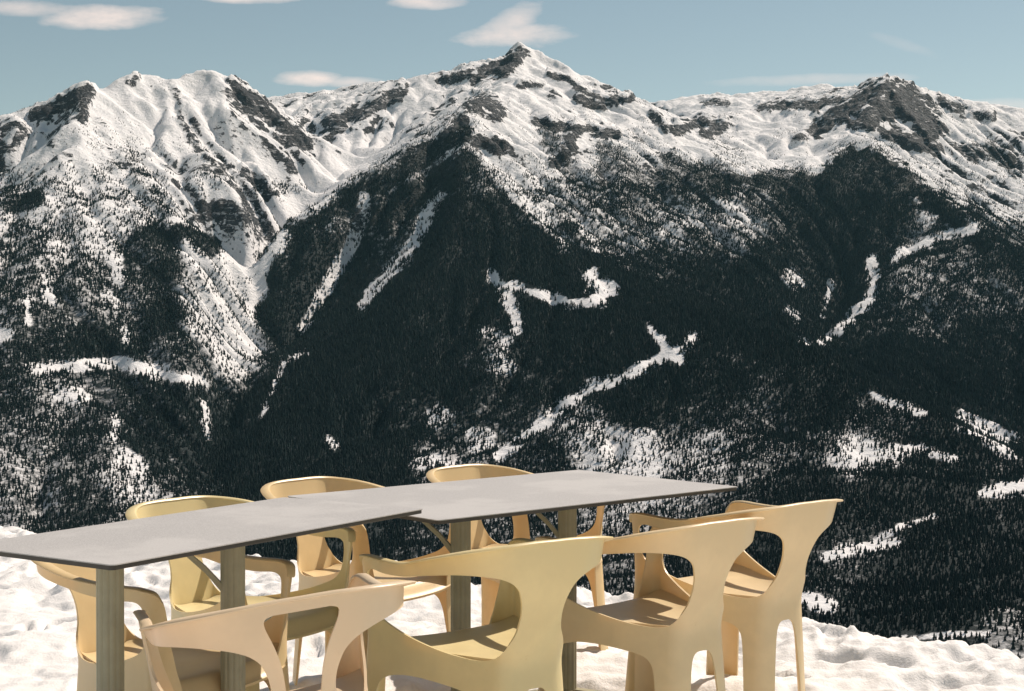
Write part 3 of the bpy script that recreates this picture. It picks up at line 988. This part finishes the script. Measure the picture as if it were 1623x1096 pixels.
# clearings, pistes, avalanche tracks: width in photo pixels, strength, line
CLEAR = [(17,1,[(790,725),(830,695),(880,655),(930,622),(945,610)]),(17,1,[(938,615),(985,600),(1040,572),(1085,548),(1100,535)]),(14,1,[(1028,518),(1055,550),(1078,574)]),
(18,1,[(780,437),(800,458),(812,490),(822,525)]),(17,1,[(800,454),(850,464),(900,480),(940,478)]),(26,1,[(935,440),(958,460),(968,464),(938,478)]),(13,1,[(765,525),(805,540)]),(40,.35,[(790,560),(800,580)]),
(18,.9,[(682,330),(665,370),(640,410),(600,450),(575,485)]),(17,.85,[(580,315),(565,370),(540,420),(505,475)]),(12,.6,[(505,475),(480,520)]),(12,.6,[(700,310),(680,340)]),
(13,1,[(1545,360),(1480,380),(1430,400),(1415,411)]),(16,1,[(1380,412),(1386,440),(1375,480),(1345,510),(1305,542)]),(6,1,[(1264,537),(1287,549)]),(7,.8,[(1317,450),(1303,505)]),(18,.8,[(1250,435),(1265,448)]),(16,.8,[(1250,495),(1262,505)]),
(17,1,[(55,583),(130,580),(180,572),(215,582),(250,592),(318,607)]),(24,.9,[(182,415),(186,440)]),(20,.9,[(295,390),(322,416)]),(12,.9,[(75,440),(80,482)]),(9,.9,[(42,462),(46,512)]),(16,.9,[(6,530),(12,530)]),(9,.9,[(185,660),(179,700)]),(30,.6,[(195,720),(215,745)]),(7,.9,[(455,572),(440,600),(415,660)]),(12,.8,[(455,572),(490,560)]),(24,.5,[(100,620),(125,625)]),(10,.8,[(195,525),(200,540)]),(14,.7,[(170,470),(180,480)]),(9,.8,[(322,640),(330,700)]),
(11,1,[(1380,622),(1420,642),(1462,656)]),(30,.9,[(1528,662),(1555,680),(1598,702)]),(22,.85,[(1352,712),(1420,728)]),(13,.9,[(1420,712),(1465,715),(1512,728)]),(22,1,[(1560,782),(1623,770)]),(12,.9,[(1310,882),(1350,872),(1420,860)]),(22,.9,[(1262,945),(1312,962)]),(9,.8,[(1390,857),(1430,835),(1482,820)]),(50,.28,[(985,705),(1015,712)]),(26,.45,[(700,655),(690,665)]),(30,.5,[(750,690),(765,700)]),(9,.8,[(1130,320),(1180,350)]),(22,.8,[(1140,325),(1180,350)]),(10,.8,[(925,360),(945,395)]),
(7,1,[(1425,1012),(1490,1009),(1565,1005)]),(22,1,[(448,374),(415,428),(401,480)]),(10,.9,[(401,480),(394,530)]),(22,.95,[(650,215),(590,252),(520,290),(455,335),(420,385)]),(22,.6,[(768,238),(800,292),(850,338),(895,385)]),(14,.8,[(1310,250),(1280,262)]),(14,.6,[(660,730),(720,735)]),(16,.7,[(520,700),(530,705)]),(10,.7,[(1140,860),(1180,840)])]
# dense woods with a sharp upper edge
WOODS = [(34,.86,[(735,212),(655,262),(595,296),(525,338),(462,374),(420,412)]),(44,.9,[(740,260),(680,300),(600,345)]),(20,.85,[(1130,284),(1180,288),(1240,290),(1290,292)]),(34,.92,[(1352,250),(1315,278),(1300,310)]),(60,.93,[(1340,330),(1390,300)]),
(34,.88,[(1375,250),(1440,292),(1510,345),(1560,388)]),(28,.7,[(868,212),(893,255),(925,300)]),(34,.72,[(962,240),(1000,290),(1025,345)]),(34,.72,[(1062,255),(1120,285),(1155,335)]),(34,.76,[(1190,315),(1245,375),(1275,430)]),(44,.98,[(935,415),(1010,462),(1110,502),(1210,532),(1290,560)]),(22,.8,[(1090,370),(1140,400),(1200,445)]),
(30,.75,[(1545,340),(1600,385)]),(26,.7,[(1570,235),(1600,255)]),(26,.8,[(60,315),(20,330)]),(36,.85,[(240,372),(300,378),(335,395)]),(30,.6,[(215,250),(240,300),(265,335)]),(22,.6,[(400,300),(470,300)])]
# open snowfields without outcrops
FIELD = [(70,.95,[(170,165),(230,165),(310,150)]),(60,.9,[(200,210),(260,215)]),(50,.8,[(330,175),(370,230),(430,275)]),(55,.95,[(620,225),(560,255),(500,285),(450,340)]),(46,.9,[(680,150),(640,180)]),(44,.95,[(850,110),(900,130),(950,165)]),(40,.8,[(800,150),(850,160)]),(46,.7,[(820,205),(860,230)]),
(60,.95,[(1110,225),(1180,230),(1260,240),(1310,225)]),(40,.9,[(1180,190),(1260,190)]),(30,.8,[(980,180),(1040,215)]),(30,.8,[(1080,172),(1200,165)]),(40,.6,[(1500,200),(1560,215)]),(40,.7,[(60,230),(30,255)])]
# cliffs and rock bands
ROCK = [(20,.9,[(60,185),(100,165),(140,145),(132,185)]),(11,.62,[(280,145),(288,190),(315,240),(350,270)]),(16,.8,[(390,275),(420,290)]),(22,.95,[(372,138),(400,160),(430,185),(465,210),(482,230)]),(14,.7,[(205,132),(215,128)]),(18,.7,[(440,215),(460,222)]),
(24,.8,[(520,195),(560,185),(600,165),(635,150)]),(16,.8,[(705,130),(740,120),(760,128)]),(20,.9,[(765,118),(790,108),(822,90),(800,116)]),(7,1,[(822,80),(830,84)]),(8,.95,[(822,138),(860,136)]),(9,1,[(870,120),(900,128),(930,150),(970,162),(1000,158)]),(18,1,[(920,158),(950,166),(972,160)]),(26,.85,[(752,170),(770,160),(788,178)]),(18,.9,[(700,222),(735,190)]),(22,.9,[(745,225),(795,232)]),(14,.9,[(850,192),(880,205),(930,205),(975,215)]),(20,.9,[(905,215),(900,240),(880,260)]),(12,.8,[(1035,185),(1055,205)]),
(18,.85,[(1075,205),(1110,195),(1145,200),(1120,215)]),(14,.7,[(1115,160),(1150,165)]),(16,.8,[(1205,172),(1290,165),(1330,160)]),(28,.95,[(1300,200),(1340,175),(1380,150),(1405,140)]),(44,.95,[(1370,190),(1400,170),(1430,160),(1460,185),(1475,205)]),(24,.85,[(1400,210),(1440,225),(1480,240)]),(16,.7,[(1260,220),(1300,205)]),(14,.8,[(1490,160),(1520,172)]),(14,.7,[(1545,185),(1570,185)]),(24,.6,[(1540,240),(1590,245),(1610,270)]),(10,.6,[(650,260),(690,232)])]


def near_line(U, Vv, line):
    best = np.full(U.shape, 1e9)
    for (a, b), (c, d) in zip(line[:-1], line[1:]):
        L2 = (c - a) ** 2 + (d - b) ** 2 + 1e-9
        t = np.clip(((U - a) * (c - a) + (Vv - b) * (d - b)) / L2, 0, 1)
        best = np.minimum(best, np.hypot(U - a - t * (c - a), Vv - b - t * (d - b)))
    return best


def paint(U, Vv, strokes, wob):
    out = np.zeros(U.shape)
    for w, s, line in strokes:
        l = np.array(line); m = w * 1.5 + 12
        sel = (U > l[:, 0].min() - m) & (U < l[:, 0].max() + m) & (Vv > l[:, 1].min() - m) & (Vv < l[:, 1].max() + m)
        if not sel.any(): continue
        d = near_line(U[sel], Vv[sel], line) + wob[sel] * (2.2 + w * .26)
        out[sel] = np.maximum(out[sel], s * sstep(w * .5 + 4, w * .5 - 4, d))
    return out


def density(U, Vv):
    P = np.array(FOREST)
    num = np.zeros(U.shape); den = np.zeros(U.shape)
    for u, v, d in P:
        w = 1.0 / ((U - u) ** 2 + 1.3 * (Vv - v) ** 2 + 120.0) ** 2
        num += w * d; den += w
    d = num / den
    d = d - .04 * sstep(430, 330, U) * sstep(330, 400, Vv) * sstep(.45, .7, d)
    d = d + .04 * sstep(930, 1000, U) * sstep(560, 620, Vv) * sstep(.5, .7, d)
    return np.clip(d, 0, 1)


def seen_from_terrace(X, Y, Z):
    """highest elevation angle so far along each bearing: True where nothing nearer stands in the way"""
    az = np.arctan2(X, Y); el = (Z - CAMZ) / np.hypot(X, Y)
    nb = 1600
    b = ((az + .5) / 1.0 * nb).astype(int).clip(0, nb - 1)
    order = np.argsort(Y.ravel() ** 2 + X.ravel() ** 2)
    bb = b.ravel()[order]; ee = el.ravel()[order]
    vis = np.zeros(len(bb), bool)
    ks = np.argsort(bb, kind='stable')
    sb, se = bb[ks], ee[ks]
    starts = np.searchsorted(sb, np.arange(nb + 1))
    for i in range(nb):
        a, c = starts[i], starts[i + 1]
        if c > a:
            run = np.maximum.accumulate(se[a:c])
            vis[ks[a:c]] = se[a:c] >= run - .0022
    out = np.zeros(len(bb), bool)
    out[order] = vis
    return out.reshape(X.shape)


LX, LY, LZ, LCREEK = build_land()
GZY, GZX = np.gradient(LZ, LY[1, 0] - LY[0, 0], LX[0, 1] - LX[0, 0])
STEEP = np.sqrt(GZX ** 2 + GZY ** 2)


LU, LV = to_photo(LX, LY, LZ)
WOB = fbm(LX, LY, 70, 3, 71)
VIS = seen_from_terrace(LX, LY, LZ)
INVIEW = (LU > -140) & (LU < 1780) & (LY > 900)
CLR = np.where(INVIEW, paint(LU, LV, CLEAR, WOB), 0)
RCK = np.where(INVIEW, paint(LU, LV, ROCK, WOB), 0)
WDS = np.where(INVIEW, paint(LU, LV, WOODS, WOB), 0)
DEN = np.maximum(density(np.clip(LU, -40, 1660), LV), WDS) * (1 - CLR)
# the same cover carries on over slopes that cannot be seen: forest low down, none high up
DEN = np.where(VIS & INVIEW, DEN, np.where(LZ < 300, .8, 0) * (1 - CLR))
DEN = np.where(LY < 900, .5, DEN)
ALP = sstep(250, 600, LZ) * sstep(3000, 4300, LY)
FLD = np.where(INVIEW, paint(LU, LV, FIELD, WOB), 0)
ALP = ALP * (1 - FLD)
OUT = ALP * sstep(.45, .95, fbm(LX, LY, 130, 4, 95, .6) + 1.1 * (STEEP - .62)) * .72
ROCKA = np.clip(np.maximum(np.maximum(RCK * .95, OUT), sstep(1.02, 1.5, STEEP) * .8 * (1 - .7 * FLD) * sstep(150, 400, LZ)) + .06 * WOB, 0, 1)
land = grid_mesh('mountains', LX, LY, LZ, land_material(), {'rock': ROCKA, 'floor': DEN})
land['kind'] = 'structure'


# ------------------------------------------------------------------ forest on the slopes
def needle_material():
    m = Mat('conifer')
    oi = m.new('ShaderNodeObjectInfo')
    c = m.mix(oi.outputs['Random'], (.005, .012, .014, 1), (.020, .034, .031, 1))
    m.link(c, m.b.inputs['Base Color'])
    m.b.inputs['Roughness'].default_value = .8
    m.b.inputs['Specular IOR Level'].default_value = .1
    return m.m


def build_forest():
    step = 5.1
    x = np.arange(GX0 + 20, GX1 - 20, step); y = np.arange(1250, 7000, step)
    X, Y = np.meshgrid(x, y)
    X = X + rng.uniform(-.5, .5, X.shape) * step; Y = Y + rng.uniform(-.5, .5, X.shape) * step
    X = X.ravel(); Y = Y.ravel()
    ok = np.abs(X) < Y * .41 + 60
    X, Y = X[ok], Y[ok]
    gx = (X - LX[0, 0]) / (LX[0, 1] - LX[0, 0]); gy = (Y - LY[0, 0]) / (LY[1, 0] - LY[0, 0])
    i = np.clip(gx.astype(int), 0, LX.shape[1] - 2); j = np.clip(gy.astype(int), 0, LX.shape[0] - 2)
    fx, fy = gx - i, gy - j

    def samp(F): return (F[j, i] * (1 - fx) + F[j, i + 1] * fx) * (1 - fy) + (F[j + 1, i] * (1 - fx) + F[j + 1, i + 1] * fx) * fy
    Z = samp(LZ)
    U, Vv = to_photo(X, Y, Z)
    clr = paint(U, Vv, CLEAR, 1.1 * fbm(X, Y, 60, 4, 71, .7))
    den = np.maximum(density(U, Vv), paint(U, Vv, WOODS, fbm(X, Y, 60, 3, 75, .6)))
    vis = samp(VIS.astype(float)) > .05
    big = fbm(X, Y, 190, 3, 81); mid = fbm(X, Y, 55, 3, 85)
    crk = samp(LCREEK)
    sml = fbm(X, Y, 26, 2, 88)
    soft = 1 - .5 * sstep(900, 1000, U) * sstep(540, 620, Vv)
    p = den + (.32 * big * soft + .42 * mid * (.4 + .6 * soft) + .25 * sml) * np.minimum(1, np.maximum(0, 4 * den * (1.03 - den))) ** .6
    p = np.clip(p, 0, 1) ** 1.5 * (1 - .96 * clr)
    p = np.where(den > .95, np.maximum(p, (den - .08) * (1 - clr)), p)
    p = p * np.where(samp(ROCKA) > .6, .3, 1)
    fld = samp(FLD)
    p = np.maximum(p, .42 * sstep(.25, .75, .8 * mid + .6 * big + .3 * sml) * sstep(820, 560, Z) * sstep(300, 420, Z) * (1 - fld) * (1 - clr))
    keep = vis & (rng.random(len(X)) < p)
    X, Y, Z, den = X[keep], Y[keep], Z[keep], den[keep]
    n = len(X)
    h = rng.uniform(6.5, 12.5, n) * (.55 + .55 * np.clip(den, 0, 1)) * np.where(Z > 500, .75, 1) * (.66 + .34 * sstep(1600, 3300, Y)) * rng.choice([.7, 1, 1, 1.25], n)
    me = bpy.data.meshes.new('forest')
    me.vertices.add(n)
    me.vertices.foreach_set('co', np.stack([X, Y, Z - .6], -1).astype(np.float32).ravel())
    a = me.attributes.new('tall', 'FLOAT', 'POINT')
    a.data.foreach_set('value', h.astype(np.float32))
    o = bpy.data.objects.new('forest', me)
    COL.objects.link(o)
    mat = needle_material()
    me.materials.append(mat)
    ng = bpy.data.node_groups.new('forest', 'GeometryNodeTree')
    ng.interface.new_socket('Geometry', in_out='INPUT', socket_type='NodeSocketGeometry')
    ng.interface.new_socket('Geometry', in_out='OUTPUT', socket_type='NodeSocketGeometry')
    N, L = ng.nodes, ng.links
    gi, go = N.new('NodeGroupInput'), N.new('NodeGroupOutput')
    join = N.new('GeometryNodeJoinGeometry')
    for (r, hh, z0) in ((.25, .62, .06), (.17, .55, .45)):
        c = N.new('GeometryNodeMeshCone'); c.fill_type = 'NONE'
        c.inputs['Vertices'].default_value = 5
        c.inputs['Radius Top'].default_value = 0.0
        c.inputs['Radius Bottom'].default_value = r
        c.inputs['Depth'].default_value = hh
        t = N.new('GeometryNodeTransform'); t.inputs['Translation'].default_value = (0, 0, z0)
        L.new(c.outputs['Mesh'], t.inputs['Geometry']); L.new(t.outputs[0], join.inputs[0])
    sm = N.new('GeometryNodeSetMaterial'); sm.inputs['Material'].default_value = mat
    L.new(join.outputs[0], sm.inputs['Geometry'])
    ip = N.new('GeometryNodeInstanceOnPoints')
    L.new(gi.outputs[0], ip.inputs['Points']); L.new(sm.outputs[0], ip.inputs['Instance'])
    na = N.new('GeometryNodeInputNamedAttribute'); na.data_type = 'FLOAT'; na.inputs['Name'].default_value = 'tall'
    L.new(na.outputs['Attribute'], ip.inputs['Scale'])
    rv = N.new('FunctionNodeRandomValue'); rv.data_type = 'FLOAT_VECTOR'
    rv.inputs[0].default_value = (-.05, -.05, 0); rv.inputs[1].default_value = (.05, .05, 6.28)
    L.new(rv.outputs[0], ip.inputs['Rotation'])
    L.new(ip.outputs[0], go.inputs[0])
    md = o.modifiers.new('forest', 'NODES'); md.node_group = ng
    o['kind'] = 'stuff'
    o['label'] = 'dark conifer forest covering the slopes of the mountains'
    print('trees', n)


build_forest()


# ------------------------------------------------------------------ air
def build_haze():
    m = MB()
    x0, x1, y0, y1, z0, z1 = -4200, 4200, -60, 8900, float(LZ.min()) - 40, float(LZ.max()) + 60
    m.add([(x0, y0, z0), (x1, y0, z0), (x1, y1, z0), (x0, y1, z0), (x0, y0, z1), (x1, y0, z1), (x1, y1, z1), (x0, y1, z1)],
          [(3, 2, 1, 0), (4, 5, 6, 7), (0, 1, 5, 4), (1, 2, 6, 5), (2, 3, 7, 6), (3, 0, 4, 7)])
    mt = bpy.data.materials.new('haze')
    mt.use_nodes = True
    N = mt.node_tree.nodes; N.clear()
    out = N.new('ShaderNodeOutputMaterial'); v = N.new('ShaderNodeVolumePrincipled')
    v.inputs['Color'].default_value = (.40, .82, 1.0, 1)
    v.inputs['Density'].default_value = 0.8e-5
    v.inputs['Anisotropy'].default_value = 0.0
    mt.node_tree.links.new(v.outputs[0], out.inputs['Volume'])
    o = m.build('haze', mt)
    o['kind'] = 'stuff'


if HAZE: build_haze()
